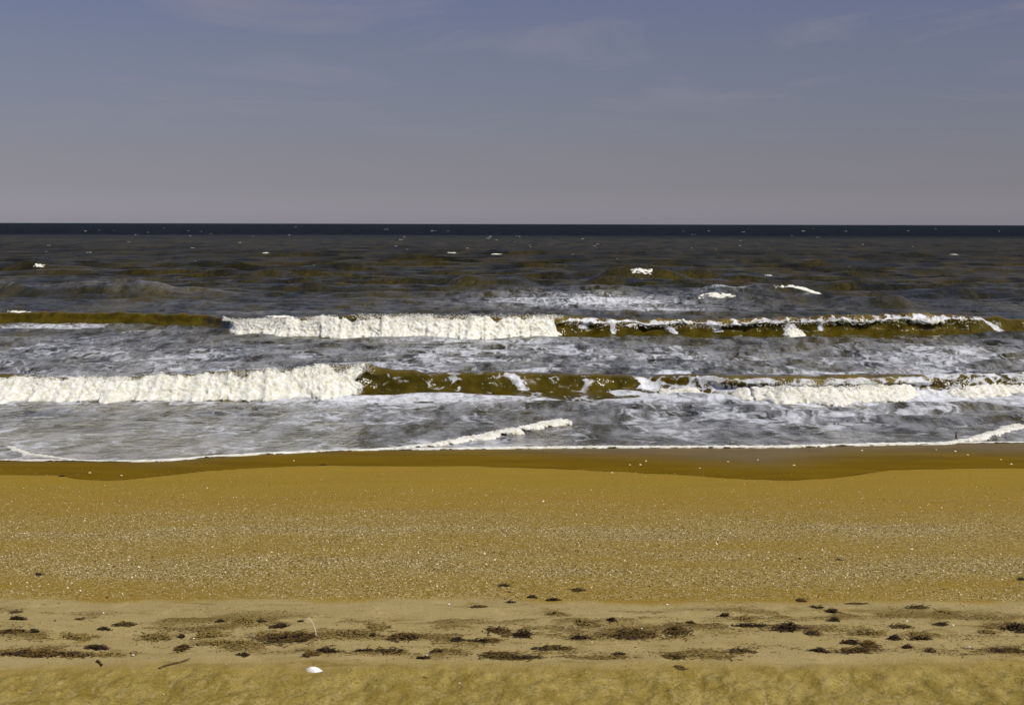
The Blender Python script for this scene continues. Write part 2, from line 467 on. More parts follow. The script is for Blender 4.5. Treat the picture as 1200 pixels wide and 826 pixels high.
def build_beach():
    nr, nc = 470, 820
    k = np.linspace(0, 1, nr)
    inv = 1 / 7.5 + (1 / 44.0 - 1 / 7.5) * k
    y = 1 / inv
    y = np.concatenate([[-25, -10, 0, 4], y, [50, 60, 80, 120, 200]])
    s = np.linspace(-1, 1, nc)
    s = 0.47 * s + 0.35 * s ** 7
    Y = np.repeat(y[:, None], nc, 1)
    X = s[None, :] * (np.maximum(Y, 2) + 3.0) * np.where(Y < 5, 3.0, 1.0)
    X = np.where(Y > 46, s[None, :] * (Y + 3.0), X)
    Z = beach_z(Y)
    wy = wet_y(X)
    dw = Y - wy - 0.16 * fbm(X * 0.9, Y * 0.3, 0, 3) * 1.0
    wet = sstep(-0.10, 0.06, dw)
    # a few centimetres of step where the last wash cut the sand
    Z = Z - 0.022 * sstep(-0.05, 0.12, dw) * (1 - sstep(0.4, 4.0, dw))
    wet_dry = wet
    gloss = wet * sstep(1.0, 5.4, dw + 0.5 * fbm(X * 0.4, Y * 0.6, 2.0, 2))
    line = np.exp(-((dw - 0.12) / 0.10) ** 2) * sstep(-0.3, 0.25, fbm(X * 0.5 + 4, Y * 0.1, 0, 3))
    # gentle unevenness
    Z = Z + 0.020 * fbm(X * 0.35, Y * 0.35, 0, 3) * (1 - wet)
    edge = 14.45 + 0.20 * fbm(X * 0.28 + 9, 0.0 * X, 0, 3) + 0.13 * fbm(X * 1.5, Y * 1.2, 0, 4, 0.6)
    berm_far = 1 - sstep(-0.16, 0.14, Y - edge)
    near_e = 12.08 + 0.02 * X + 0.22 * fbm(X * 0.6 + 3, Y * 0.3, 0, 3)
    near = 1 - sstep(-0.45, 0.20, Y - near_e)
    berm = berm_far * (1 - near)
    h1 = hash_profile(Y)
    hsh = np.clip(h1 * (0.9 + 0.5 * fbm(X * 0.35, Y * 0.8, 0, 3)), 0, 1) * (1 - berm_far) * (1 - wet)
    Z = Z + hsh * 0.010 * fbm(X * 9, Y * 7, 0, 3)
    # low wavy swash ridges on the berm top
    Z = Z + berm * 0.012 * fbm(X * 1.2, Y * 3.5, 0, 3)
    # scuffed hollows and heel marks nearest the camera
    q = fbm(X * 2.3 + 0.5 * perlin(X, Y), Y * 1.7, 0, 3, 0.45)
    Z = Z + near * (0.034 * q - 0.026 * np.abs(perlin(X * 3.1, Y * 2.4, 7.7)) + 0.017 * fbm(X * 7, Y * 5, 0, 4, 0.65))
    # weed dust ground into the sand along the wrack lines
    stain = np.zeros_like(X)
    zone = (Y > 10.5) & (Y < 15.2)
    for rows, frac, spread in WRACK_ROWS:
        W = np.array([on_sand(px, py) for px, py in rows])
        xx, yy = X[zone], Y[zone]
        yl = np.interp(xx, W[:, 0], W[:, 1])
        st = np.exp(-((yy - yl) / (spread * 1.25)) ** 2) * sstep(0.05, 0.42, wrack_key(xx, yy, spread))
        stain[zone] = np.maximum(stain[zone], st)
    Z = Z + 0.012 * stain
    v = np.stack([X, Y, Z], -1).reshape(-1, 3)
    o = mesh_obj("beach", v, grid_faces(*X.shape), M_SAND, attrs=dict(wet=wet_dry, hash=hsh, berm=berm, near=near, gloss=gloss, line=line, stain=stain))
    GRIDS["beach"] = (y, s, Z)
    tag(o, "golden sand beach sloping down to the wash", kind="structure")
    return o
beach = build_beach()

def sand_at(x, y):
    return float(beach_height(x, y))

# ------------------------------------------------------------------ breakers: where crest and toe run
def breaker_line(table, back):
    xs, yt, hh = [], [], []
    for px, top, bot in table:
        p = hit(px, bot, wz1)
        d = ray(px, top)
        yc = p[1] + back
        z = CAM_H + d[2] / d[1] * yc
        xs.append(p[0]); yt.append(p[1]); hh.append(z)
    return np.array(xs), np.array(yt), np.array(hh)

INNER = [(-420, 442, 466), (0, 440, 466), (100, 441, 466), (200, 438, 465), (300, 433.5, 464.5), (400, 427, 462), (425, 426, 461), (445, 431, 461), (470, 434, 461.5),
    (560, 438, 461.5), (650, 437, 460), (700, 437, 460), (760, 439, 459), (830, 439, 462), (880, 441, 465), (940, 441, 467.5), (1000, 441, 466.5),
    (1080, 438, 463), (1150, 437, 461), (1200, 437, 460), (1620, 438, 461)]
OUTER = [(-420, 367, 379), (0, 366, 379), (120, 365, 380), (240, 368, 382), (262, 373, 385), (275, 374, 389), (330, 373, 392), (420, 369, 394.5), (560, 369, 395.5), (635, 369, 394.5),
    (690, 371, 393), (740, 373.5, 393), (800, 374, 393), (850, 374, 393), (920, 370.5, 393), (1000, 368, 393), (1060, 367, 393), (1130, 368, 391.5), (1200, 374, 389), (1620, 378, 388)]
LI = breaker_line(INNER, 0.55)
LO = breaker_line(OUTER, 0.65)

def line_at(L, x, n=9):
    xx = np.linspace(L[0][0], L[0][-1], 900)
    k = np.hanning(n); k /= k.sum()
    out = []
    for c in (L[1], L[2]):
        yy = np.interp(xx, L[0], c)
        yy = np.convolve(np.pad(yy, n // 2, mode='edge'), k, mode='valid')
        out.append(np.interp(x, xx, yy))
    return out

# ------------------------------------------------------------------ the sea
def px_line_x(px, y):
    d = ray(px, 413)
    return d[0] / d[1] * y

SWELLS = [  # photo span of brown swell faces farther out: left, right, crest row, foot row
    (-200, 265, 334, 349), (690, 812, 315.5, 330), (525, 630, 326, 338), (815, 985, 337, 351), (985, 1090, 350, 363), (1040, 1400, 341, 349),
    (510, 660, 294, 301), (130, 300, 308, 315), (-200, 90, 308, 318), (1000, 1170, 296, 303), (150, 230, 356, 364), (300, 420, 322, 328), (850, 1000, 305, 311), (1080, 1300, 312, 318), (380, 500, 304, 309)]

FOAM_PATCH = [  # photo centre, half width, half height, amount
    (700, 354, 160, 12, 0.70), (840, 345, 45, 4, 0.62), (610, 352, 70, 8, 0.60), (760, 362, 130, 6, 0.58),
    (60, 383, 100, 5, 0.68), (180, 388, 80, 5, 0.55), (480, 431.5, 50, 3.2, 0.74), (630, 434, 75, 3, 0.74), (792, 438, 44, 4.5, 0.92), (960, 436.5, 150, 2.2, 0.68), (1130, 435.5, 60, 1.8, 0.66),
    (320, 470, 420, 4, 0.42), (950, 471, 140, 4, 0.45), (560, 400, 200, 5, 0.62), (640, 414, 120, 5, 0.62), (560, 422, 160, 5, 0.66), (200, 415, 300, 8, 0.55),
    (730, 485, 40, 8, 0.50), (800, 487, 60, 5, 0.44), (330, 484, 120, 5, 0.45), (900, 420, 200, 6, 0.52), (1080, 415, 150, 6, 0.5), (120, 398, 200, 5, 0.5),
    (80, 345, 200, 2, 0.22), (300, 366, 90, 2.0, 0.30), (950, 362, 60, 2, 0.3)]

def build_sea():
    nr, nc = 720, 860
    inv = np.linspace(1 / 36.0, 1 / 1500.0, nr)
    yb = 1 / inv
    tail = np.geomspace(1500, 40000, 26)[1:]
    yb = np.concatenate([yb, tail])
    s = np.linspace(-1, 1, nc)
    s = 0.43 * s + 0.30 * s ** 9
    Yb = np.repeat(yb[:, None], nc, 1)
    X = s[None, :] * (Yb + 4.0)
    off = shore_y(X) - 36.0
    Y = Yb + off * (1 - sstep(36, 47, Yb))
    dy = np.gradient(yb)[:, None] * np.ones_like(X)
    dx = np.gradient(s)[None, :] * Yb
    # wind sea and swell: many wave trains running in towards the shore
    Z = np.zeros_like(X)
    rs = np.random.default_rng(5)
    depth_fade = sstep(37, 46, Y) * 0.6 + 0.4 * sstep(90, 140, Y)
    lams = np.concatenate([np.geomspace(0.7, 6, 34), np.geomspace(6, 42, 22)])
    for lam in lams:
        ang = rs.normal(0, 0.42 if lam < 8 else 0.20)
        kx, ky = 2 * math.pi / lam * math.sin(ang), 2 * math.pi / lam * math.cos(ang)
        amp = 0.0155 * lam ** 0.92 if lam < 8 else 0.0155 * 8 ** 0.92 * (8 / lam) ** 0.25
        wgt = sstep(1.6, 4.0, lam / dy) * sstep(1.6, 4.0, lam / dx)
        ph = kx * X + ky * Y + rs.uniform(0, 6.28) + 1.2 * np.sin(0.013 * X * (1 + rs.uniform()) + rs.uniform(0, 6))
        w = np.sin(ph)
        w = w + 0.25 * np.cos(2 * ph)
        local = depth_fade if lam < 5 else sstep(88, 150, Y)
        Z += amp * wgt * w * local
    gust = 0.75 + 0.5 * fbm(X * 0.02, Y * 0.012, 0, 2)
    Z *= gust
    # distinct swells
    for a, b, top, foot in SWELLS:
        pa, pb = hit(a, foot, wz1), hit(b, foot, wz1)
        yf = 0.5 * (pa[1] + pb[1])
        d = ray(0.5 * (a + b), top)
        wid = 2.0 + yf * 0.011
        yc = yf + wid * 1.1
        H = min(1.25, max(0.3, CAM_H + d[2] / d[1] * yc)) * 1.2
        xm, hw = 0.5 * (pa[0] + pb[0]), 0.5 * (pb[0] - pa[0])
        win = 1 - sstep(0.45, 1.15, np.abs(X - xm) / hw)
        c = yc + 0.05 * (X - xm) + 1.2 * perlin(X * 0.12, 0 * X, yc)
        t = (Y - c)
        prof = np.where(t < 0, np.exp(-(t / wid) ** 2 * 1.6), np.exp(-(t / (wid * 2.2)) ** 2))
        Z += H * win * prof * (0.88 + 0.3 * perlin(X * 0.3, Y * 0.2, 1.5))
    Z += water_z(X, Y)
    # foam cover
    F = np.zeros_like(X)
    F += 0.47 * sstep(36, 40, Yb) * (1 - sstep(46, 52, Y)) + 0.50 * sstep(46, 50, Y) * (1 - sstep(66, 84, Y))
    F += 0.44 * (1 - sstep(36.0, 40.0, Yb))
    F += 0.10 * sstep(75, 90, Y) * (1 - sstep(95, 150, Y))
    F *= 0.98 + 0.45 * fbm(X * 0.14, Y * 0.08, 0, 3)
    for px, py, hw, hh, amt in FOAM_PATCH:
        c = hit(px, py, wz1)
        y1, y2 = hit(px, py + hh, wz1)[1], hit(px, py - hh, wz1)[1]
        x1 = hw / FPX * c[1]
        ty = np.where(Y < c[1], (Y - c[1]) / (c[1] - y1), (Y - c[1]) / (y2 - c[1]))
        r2 = ((X - c[0]) / x1) ** 2 + ty ** 2
        F = np.maximum(F, amt * np.exp(-r2 * 0.9))
    F = np.clip(F, 0, 1)
    v = np.stack([X, Y, Z], -1).reshape(-1, 3)
    o = mesh_obj("sea", v, grid_faces(*X.shape), M_SEA, attrs=dict(foam=F))
    GRIDS["sea"] = (yb, s, Z)
    tag(o, "brown surf and open sea running to a dark blue horizon", kind="structure")
    return o
build_sea()
def sea_height(x, y):
    yy, s, Z = GRIDS["sea"]
    x, y = np.asarray(x, float), np.asarray(y, float)
    r = np.interp(y, yy, np.arange(len(yy))); c = np.interp(x / (y + 4.0), s, np.arange(len(s)))
    i, j = np.clip(r.astype(int), 0, len(yy) - 2), np.clip(c.astype(int), 0, len(s) - 2)
    a, b = r - i, c - j
    return Z[i, j] * (1 - a) * (1 - b) + Z[i + 1, j] * a * (1 - b) + Z[i, j + 1] * (1 - a) * b + Z[i + 1, j + 1] * a * b

# ------------------------------------------------------------------ breaking waves
def catmull(P, n):
    """P: (k, ncol, 2) control points; returns (n, ncol, 2)"""
    k = len(P)
    Q = np.concatenate([P[:1] * 2 - P[1:2], P, P[-1:] * 2 - P[-2:-1]])
    t = np.linspace(0, k - 1 - 1e-6, n)
    i = t.astype(int); f = (t - i)[:, None, None]
    a, b, c, d = Q[i], Q[i + 1], Q[i + 2], Q[i + 3]
    return 0.5 * (2 * b + (c - a) * f + (2 * a - 5 * b + 4 * c - d) * f ** 2 + (3 * b - a - 3 * c + d) * f ** 3)

def wave_face(name, L, parent, curl_fun, foam_fun, seed, step):
    x = np.arange(L[0][0], L[0][-1], step)
    yt, H = line_at(L, x)
    base = np.array([wz1(v) for v in yt])
    h = np.maximum(H - base, 0.08)
    h = h * (1 + 0.07 * fbm(x * 1.3, 0 * x, seed, 3) + 0.13 * fbm(x * 0.33, 0 * x + 6, seed, 3))
    c = curl_fun(x)
    o1 = 0.10 * fbm(x * 0.6, 0 * x + 3, seed, 3)
    yo = o1
    def pt(dy, z): return np.stack([yt + yo + dy, base + z], -1)
    one = np.ones_like(x)
    k0 = [(5.5, -0.16), (3.6, 0.12), (2.0, 0.50), (1.05, 0.86), (0.62, 0.985), (0.38, 0.955), (0.23, 0.86), (0.13, 0.73), (0.03, 0.52), (-0.12, 0.28), (-0.42, 0.08), (-1.1, -0.03), (-2.0, -0.14)]
    k1 = [(5.5, -0.16), (3.6, 0.12), (2.0, 0.52), (0.95, 0.90), (0.50, 1.0), (0.08, 0.90), (-0.20, 0.62), (-0.08, 0.53), (0.08, 0.41), (0.0, 0.22), (-0.36, 0.07), (-1.1, -0.03), (-2.0, -0.14)]
    P = np.stack([pt(a0 * (1 - c) + a1 * c, np.where(z0 < 0, z0, z0 * h) * (1 - c) + np.where(z1 < 0, z1, z1 * h) * c) for (a0, z0), (a1, z1) in zip(k0, k1)])
    n = 64
    Q = catmull(P, n)
    v = np.linspace(0, 1, n)[:, None]
    X = np.repeat(x[None], n, 0)
    Yy, Zz = Q[..., 0], Q[..., 1]
    d = 0.06 * fbm(X * 1.6, Yy * 1.6, Zz * 1.6 + seed, 4)
    amp = np.clip(h, 0, 1)[None] * sstep(0.05, 0.3, v) * (1 - sstep(0.85, 1.0, v))
    Yy = Yy - d * amp * 1.3
    Zz = Zz + d * amp * 0.8
    V2 = np.repeat(v, len(x), 1)
    F = foam_fun(X, V2, (Zz - base[None]) / h[None])
    A = np.clip(c[None] * 1.1 - 0.15, 0, 1) * sstep(0.26, 0.36, V2) * (1 - sstep(0.47, 0.53, V2)) * np.clip(0.75 + 0.7 * fbm(X * 1.3, V2 * 4, 8.8, 3), 0, 1)  # mask of the painted golden translucency along lip and crest
    A = np.maximum(A, 0.22 * sstep(0.30, 0.36, V2) * (1 - sstep(0.42, 0.5, V2)))
    vv = np.stack([X, Yy, Zz], -1).reshape(-1, 3)
    return mesh_obj("wave_face", vv, grid_faces(n, len(x)), M_FACE, parent, attrs=dict(foam=F, lip_glow=A), world=True)

def whitewater(L, px0, px1, parent, seed, full=1.0, toprow=1.0, fade=(0.8, 0.4), step=0.045, bulge=1.0, name="whitewater", holes=0.0):
    """billowing foam roller lying over the front of a wave"""
    def wx(px): return np.interp(px, [t[0] for t in (INNER if L is LI else OUTER)], L[0])
    x0, x1 = wx(px0), wx(px1)
    x = np.arange(x0, x1, step)
    yt, H = line_at(L, x)
    base = np.array([wz1(v) for v in yt])
    h = np.maximum(H - base, 0.05)
    e = np.minimum(sstep(0, fade[0], x - x0), sstep(0, fade[1], x1 - x))
    e = np.clip(e + 0.25 * fbm(x * 1.7, 0 * x, seed, 2) * (e < 0.98), 0, 1)
    top = toprow * (0.97 + 0.20 * fbm(x * 1.1, 0 * x + 1, seed, 4, 0.6))
    hh = h * top
    b = bulge * (0.55 + 0.25 * fbm(x * 0.9, 0 * x + 5, seed, 3))
    yo = 0.10 * fbm(x * 0.6, 0 * x + 3, seed, 3)
    def pt(dy, z): return np.stack([yt + yo + dy, base + z], -1)
    one = np.ones_like(x)
    sink = (1 - e) * 1.5
    P = np.stack([
        pt(1.5 * one, 0.55 * hh - 0.1 - sink * .5), pt(0.95 * one, 0.90 * hh - sink * .5), pt(0.55 + sink * .5, 1.0 * hh + 0.02 - sink * 0.4), pt(0.18 - 0.2 * b + sink, 0.94 * hh), pt(-0.08 - 0.35 * b + sink, 0.74 * hh),
        pt(-0.25 - 0.45 * b + sink, 0.50 * hh), pt(-0.42 - 0.50 * b + sink, 0.26 * hh), pt(-0.72 - 0.55 * b + sink, 0.06 * hh + 0.01), pt(-0.9 - 0.5 * b + sink, -0.14 * one)])
    n = 46
    Q = catmull(P, n)
    X = np.repeat(x[None], n, 0)
    Y, Z = Q[..., 0].copy(), Q[..., 1].copy()
    v = np.linspace(0, 1, n)[:, None]
    big = 0.5 * np.abs(perlin(X * 1.7, Y * 2.0, Z * 2.2 + seed)) + 0.62 * np.abs(perlin(X * 4.0, Y * 4.4, Z * 4.0 + seed)) + 0.36 * np.abs(perlin(X * 9.5, Y * 9.5, Z * 8 + seed)) + 0.22 * np.abs(perlin(X * 19, Y * 19, Z * 17 + seed))
    amp = 0.19 * np.clip(h, 0.2, 1.0)[None] * (1 - 0.6 * sstep(0.8, 1.0, v)) * (0.25 + 0.75 * e[None])
    d = (big - 0.30) * amp
    Y -= d * 0.95
    Z += d * 0.75 * (1 - sstep(0.75, 1, v))
    # tongues of foam running out ahead of the foot
    tongue = np.clip(fbm(x * 0.9, 0 * x + 8, seed, 4, 0.6), -0.3, 1) * 0.7
    Y -= tongue[None] * sstep(0.55, 1.0, v)
    X = X + 0.05 * perlin(X * 5, Y * 5, Z * 5 + seed + 9)
    # the end towards the unbroken water leans and frays
    zr = np.clip((Z - base[None]) / h[None], 0, 1.2)
    X = X + sstep(1.1, 0.0, x1 - X) * (1.1 * np.abs(zr - 0.48) - 0.25 + 0.35 * perlin(Z * 3.0, Y * 3.0, seed + 2))
    f = grid_faces(n, len(x))
    if holes > 0:
        m = fbm(X * 1.5, Y * 1.5, Z * 2.2 + seed + 4, 4, 0.6)[:-1, :-1].reshape(-1)
        f = f[m > -0.55 + holes * 0.9 - 0.4]
    vv = np.stack([X, Y, Z], -1).reshape(-1, 3)
    vv2 = np.repeat(v, len(x), 1)
    thin = np.maximum(0.85 * (1 - sstep(0.22, 0.60, vv2)), 0.75 * sstep(0.78, 1.0, vv2))
    thin = np.maximum(thin, 0.9 * sstep(0.9, -0.2, x1 - X)) + 0.28 * fbm(X * 0.9, Z * 1.5, seed + 1.5, 3)
    return mesh_obj(name, vv, f, M_FOAM, parent, world=True, attrs=dict(thin=np.clip(thin, 0, 1)))

_ico = None
def blob_mesh():
    t = (1 + 5 ** 0.5) / 2
    v = np.array([(-1, t, 0), (1, t, 0), (-1, -t, 0), (1, -t, 0), (0, -1, t), (0, 1, t), (0, -1, -t), (0, 1, -t), (t, 0, -1), (t, 0, 1), (-t, 0, -1), (-t, 0, 1)], float)
    v /= np.linalg.norm(v[0])
    f = np.array([(0, 11, 5), (0, 5, 1), (0, 1, 7), (0, 7, 10), (0, 10, 11), (1, 5, 9), (5, 11, 4), (11, 10, 2), (10, 7, 6), (7, 1, 8), (3, 9, 4), (3, 4, 2), (3, 2, 6), (3, 6, 8), (3, 8, 9), (4, 9, 5), (2, 4, 11), (6, 2, 10), (8, 6, 7), (9, 8, 1)])
    return v, f

def blobs(name, pts, radii, mat, parent=None, squash=(1, 1, 1), rng=RNG):
    bv, bf = blob_mesh()
    n = len(pts)
    jit = rng.uniform(0.7, 1.3, (n, len(bv), 1))
    V = pts[:, None, :] + bv[None] * radii[:, None, None] * jit * np.array(squash)[None, None, :]
    Fc = bf[None] + (np.arange(n) * len(bv))[:, None, None]
    return mesh_obj(name, V.reshape(-1, 3), Fc.reshape(-1, 3), mat, parent, world=True)

def spray(L, px0, px1, parent, n, seed, zlo=0.75, zhi=1.12, dylo=-0.5, dyhi=0.7, r=(0.008, 0.03)):
    rg = np.random.default_rng(seed)
    T = INNER if L is LI else OUTER
    x = rg.uniform(np.interp(px0, [t[0] for t in T], L[0]), np.interp(px1, [t[0] for t in T], L[0]), n)
    keep = perlin(x * 0.8, 0 * x, seed + .5) + rg.uniform(-0.5, 0.5, n) > -0.05
    x = x[keep]; n = len(x)
    yt, H = line_at(L, x)
    base = np.array([wz1(v) for v in yt])
    h = np.maximum(H - base, 0.05)
    z = base + h * (zlo + (zhi - zlo) * rg.beta(2, 3, n))
    y = yt + rg.uniform(dylo, dyhi, n)
    rad = rg.uniform(r[0], r[1], n) ** 1.0
    o = blobs("spray", np.stack([x, y, z], -1), rad, M_FOAM, parent, (1.3, 1.0, 1.0), rg)
    tag(o, kind="stuff")
    return o

def pxx(L, T, px):
    return np.interp(px, [t[0] for t in T], L[0])

def band(x, a, b, s=0.5):
    return sstep(a - s, a + s, x) * (1 - sstep(b - s, b + s, x))

# -- inner breaker, nearest the beach
w1 = empty("breaking_wave", (0, 49, 0))
tag(w1, "inner breaker nearest the beach, white at left and brown-faced in the middle", "wave", "breaking waves")
gi = lambda p: pxx(LI, INNER, p)
def curl_i(x):
    return 0.05 + 0.35 * band(x, gi(425), gi(450), 0.3) + 0.6 * band(x, gi(830), gi(1100))
def foam_i(X, v, zr):
    n1 = fbm(X * 0.8, v * 5, 2.2, 3)
    F = 0.20 + 0.16 * n1
    F = F + 0.55 * sstep(0.86, 1.0, zr) * (v < 0.42) * band(X, gi(470), gi(760))
    mid = band(X, gi(420), gi(760), 0.2) * (v > 0.33) * (v < 0.84)
    F = F * (1 - mid) + mid * (0.26 + 0.24 * fbm(X * 1.5, v * 9, 6.1, 3))
    for p, am, sl in ((534, 0.34, 0.3), (602, 0.45, 1.4), (690, 0.30, -0.5), (752, 0.5, 1.0)):
        F += am * np.exp(-((X - gi(p) - sl * (v - 0.5)) / 0.24) ** 2) * sstep(0.34, 0.42, v) * (1 - sstep(0.74, 0.82, v))
    F += 0.36 * band(X, gi(755), gi(1080)) * (v > 0.40) + 0.50 * band(X, gi(1075), gi(1600)) * (v > 0.30) * (0.8 + 0.8 * fbm(X * 0.9, v * 4, 9.9, 3))
    F += 0.22 * sstep(0.80, 0.9, v)
    F *= 1 - 0.6 * band(X, gi(860), gi(1080)) * (v > 0.22) * (v < 0.42)
    return np.clip(F, 0, 1)
wave_face("wave_face", LI, w1, curl_i, foam_i, 1.7, 0.05)
whitewater(LI, -420, 436, w1, 3.1, toprow=1.02, fade=(0.5, 0.45), bulge=1.05)
whitewater(LI, 815, 1098, w1, 8.4, toprow=0.68, fade=(2.0, 1.6), bulge=0.9, holes=0.0)
whitewater(LI, 1085, 1600, w1, 12.9, toprow=0.50, fade=(1.2, 0.5), bulge=0.55, holes=0.0)
whitewater(LI, 748, 842, w1, 15.3, toprow=0.36, fade=(0.9, 0.9), bulge=0.5, holes=0.0)
spray(LI, -300, 440, w1, 9000, 31, 0.84, 1.12, r=(0.004, 0.016))
spray(LI, 1080, 1450, w1, 4000, 32, 0.55, 1.06, r=(0.004, 0.018))
spray(LI, 820, 1090, w1, 3500, 33, 0.5, 1.0, r=(0.004, 0.018))

# -- outer breaker
w2 = empty("breaking_wave", (0, 75, 0))
tag(w2, "outer breaker with white roller at left of centre and curling brown lip at right", "wave", "breaking waves")
go = lambda p: pxx(LO, OUTER, p)
def curl_o(x):
    return 0.03 + np.clip(0.58 + 0.6 * fbm(x * 0.5, 0 * x, 6.6, 3), 0.1, 1) * band(x, go(640), go(1120), 1.2)
def lip_edge(X):
    return 0.50 + 0.05 * fbm(X * 0.55, 0 * X, 4.4, 4, 0.6)
def foam_o(X, v, zr):
    n1 = fbm(X * 0.7, v * 6, 5.2, 3)
    F = 0.16 + 0.15 * n1
    act = band(X, go(660), go(1150), 0.6)
    le = lip_edge(X)
    F += act * 0.62 * np.exp(-((v - le) / 0.03) ** 2)
    F += act * 0.42 * sstep(0.36, 0.42, v) * (1 - sstep(le - 0.01, le + 0.02, v)) * (0.6 + fbm(X * 2.4, v * 3, 1.1, 3))
    for p, sl, wd, va, vb in ((718, 0.1, 0.16, 0.4, 0.80), (775, 2.6, 0.22, 0.5, 0.8), (690, -1.5, 0.3, 0.4, 0.7), (1152, 3.4, 0.20, 0.36, 0.82), (925, 0.5, 0.5, 0.6, 0.8), (961, 0.1, 0.14, 0.48, 0.74), (1080, -1.2, 0.45, 0.42, 0.60), (835, 1.5, 0.3, 0.45, 0.75)):
        F += 0.75 * np.exp(-((X - go(p) - sl * (v - 0.5)) / wd) ** 2) * sstep(va - 0.03, va, v) * (1 - sstep(vb, vb + 0.03, v))
    F += 0.30 * sstep(0.84, 0.94, v)
    return np.clip(F, 0, 1)
wave_face("wave_face", LO, w2, curl_o, foam_o, 2.9, 0.065)
whitewater(LO, 256, 668, w2, 5.6, toprow=1.0, fade=(1.6, 1.3), step=0.06, bulge=1.1)
whitewater(LO, 905, 950, w2, 6.6, toprow=0.40, fade=(0.8, 0.6), step=0.05, bulge=0.5)
spray(LO, 262, 660, w2, 9000, 41, 0.86, 1.12, r=(0.006, 0.022))
spray(LO, 650, 1150, w2, 3500, 42, 0.50, 1.04, -0.5, 0.5, r=(0.006, 0.024))

def lip_foam(parent):
    """ragged thread of foam thrown along the curling lip"""
    x = np.arange(go(672), go(1148), 0.05)
    yt, H = line_at(LO, x)
    base = np.array([wz1(v) for v in yt]); h = H - base
    cc = curl_o(x)
    zc = base + h * (0.84 - 0.24 * cc + 0.26 * fbm(x * 0.7, 0 * x, 4.4, 4, 0.6))
    yc = yt + 0.18 - 0.42 * cc + 0.08 * fbm(x * 1.2, 0 * x, 7, 3)
    rad = 0.075 * np.clip(0.22 + 1.5 * fbm(x * 0.8, 0 * x, 2.0, 4, 0.68), 0.05, 1.2)
    rad *= np.clip(np.minimum((x - x[0]) / 0.6, (x[-1] - x) / 0.6), 0.02, 1)
    k = 10
    a = np.linspace(0, 2 * math.pi, k, endpoint=False)[:, None]
    X = np.repeat(x[None], k, 0)
    Y = yc[None] + rad[None] * np.cos(a) * 1.2
    Z = zc[None] + rad[None] * np.sin(a) * 1.5
    d = 0.09 * fbm(X * 5, Y * 5, Z * 5, 3, 0.6)
    Z = Z + d; Y = Y - d * 0.6
    i = np.arange(k * len(x)).reshape(k, len(x))
    j = np.roll(i, -1, 0)
    f = np.stack([i[:, :-1], i[:, 1:], j[:, 1:], j[:, :-1]], -1).reshape(-1, 4)
    mesh_obj("lip_foam", np.stack([X, Y, Z], -1).reshape(-1, 3), f, M_FOAM, parent, world=True)
lip_foam(w2)

# ------------------------------------------------------------------ foam ridges of the wash
def foam_ridge(name, pts, width, height, seed, label, cat, group=None, ends=(0.5, 0.2), yoff=0.0, sand=False):
    W = np.array([hit(px, py, beach_z if sand else wz1) for px, py in pts])
    seg = np.concatenate([[0], np.cumsum(np.linalg.norm(np.diff(W[:, :2], axis=0), axis=1))])
    n = int(seg[-1] / 0.035)
    s = np.linspace(0, seg[-1], n)
    cx, cy = np.interp(s, seg, W[:, 0]), np.interp(s, seg, W[:, 1])
    kk = np.hanning(25); kk /= kk.sum()
    sm = lambda a: np.convolve(np.pad(a, 12, mode='reflect', reflect_type='odd'), kk, mode='valid')
    cx, cy = sm(cx), sm(cy)
    tx, ty = np.gradient(cx), np.gradient(cy)
    ln = np.hypot(tx, ty); nx, ny = -ty / ln, tx / ln
    wd = np.interp(s, seg, width) * (1.15 + 0.8 * fbm(s * 1.1, 0 * s, seed, 4))
    hg = np.interp(s, seg, height)
    env = np.minimum(np.clip(s / ends[0], 0, 1), np.clip((seg[-1] - s) / ends[1], 0, 1)) ** 0.6
    wd = np.maximum(wd * env, 0.004); hg = hg * env
    k = 13
    u = np.linspace(-1, 1, k)[:, None]
    wob = 0.18 * fbm(s * 1.6, 0 * s + 2, seed, 3)
    X = cx[None] + nx[None] * (u * 0.5 + 0.0) * wd[None] + nx[None] * wob[None] * wd[None]
    Y = cy[None] + ny[None] * (u * 0.5) * wd[None] + ny[None] * wob[None] * wd[None] + yoff
    if sand: base = np.maximum(beach_z(Y) - 0.004, water_z(X, Y))
    else: base = water_z(X, Y)
    prof = np.sqrt(np.clip(1 - np.abs(u) ** 2.2, 0, 1))
    bl = np.abs(perlin(X * 7, Y * 7, seed)) + 0.5 * np.abs(perlin(X * 16, Y * 16, seed))
    Z = base - 0.02 + prof * (hg[None] * (0.75 + 0.8 * bl) + 0.022)
    o = mesh_obj(name, np.stack([X, Y, Z], -1).reshape(-1, 3), grid_faces(k, n), M_FOAM,
        attrs=dict(thin=np.clip(0.62 * np.abs(u) ** 1.5 + 0.35 * fbm(X * 2.2, Y * 2.2, seed, 3) + 0 * X, 0, 1)))
    return tag(o, label, cat, group)

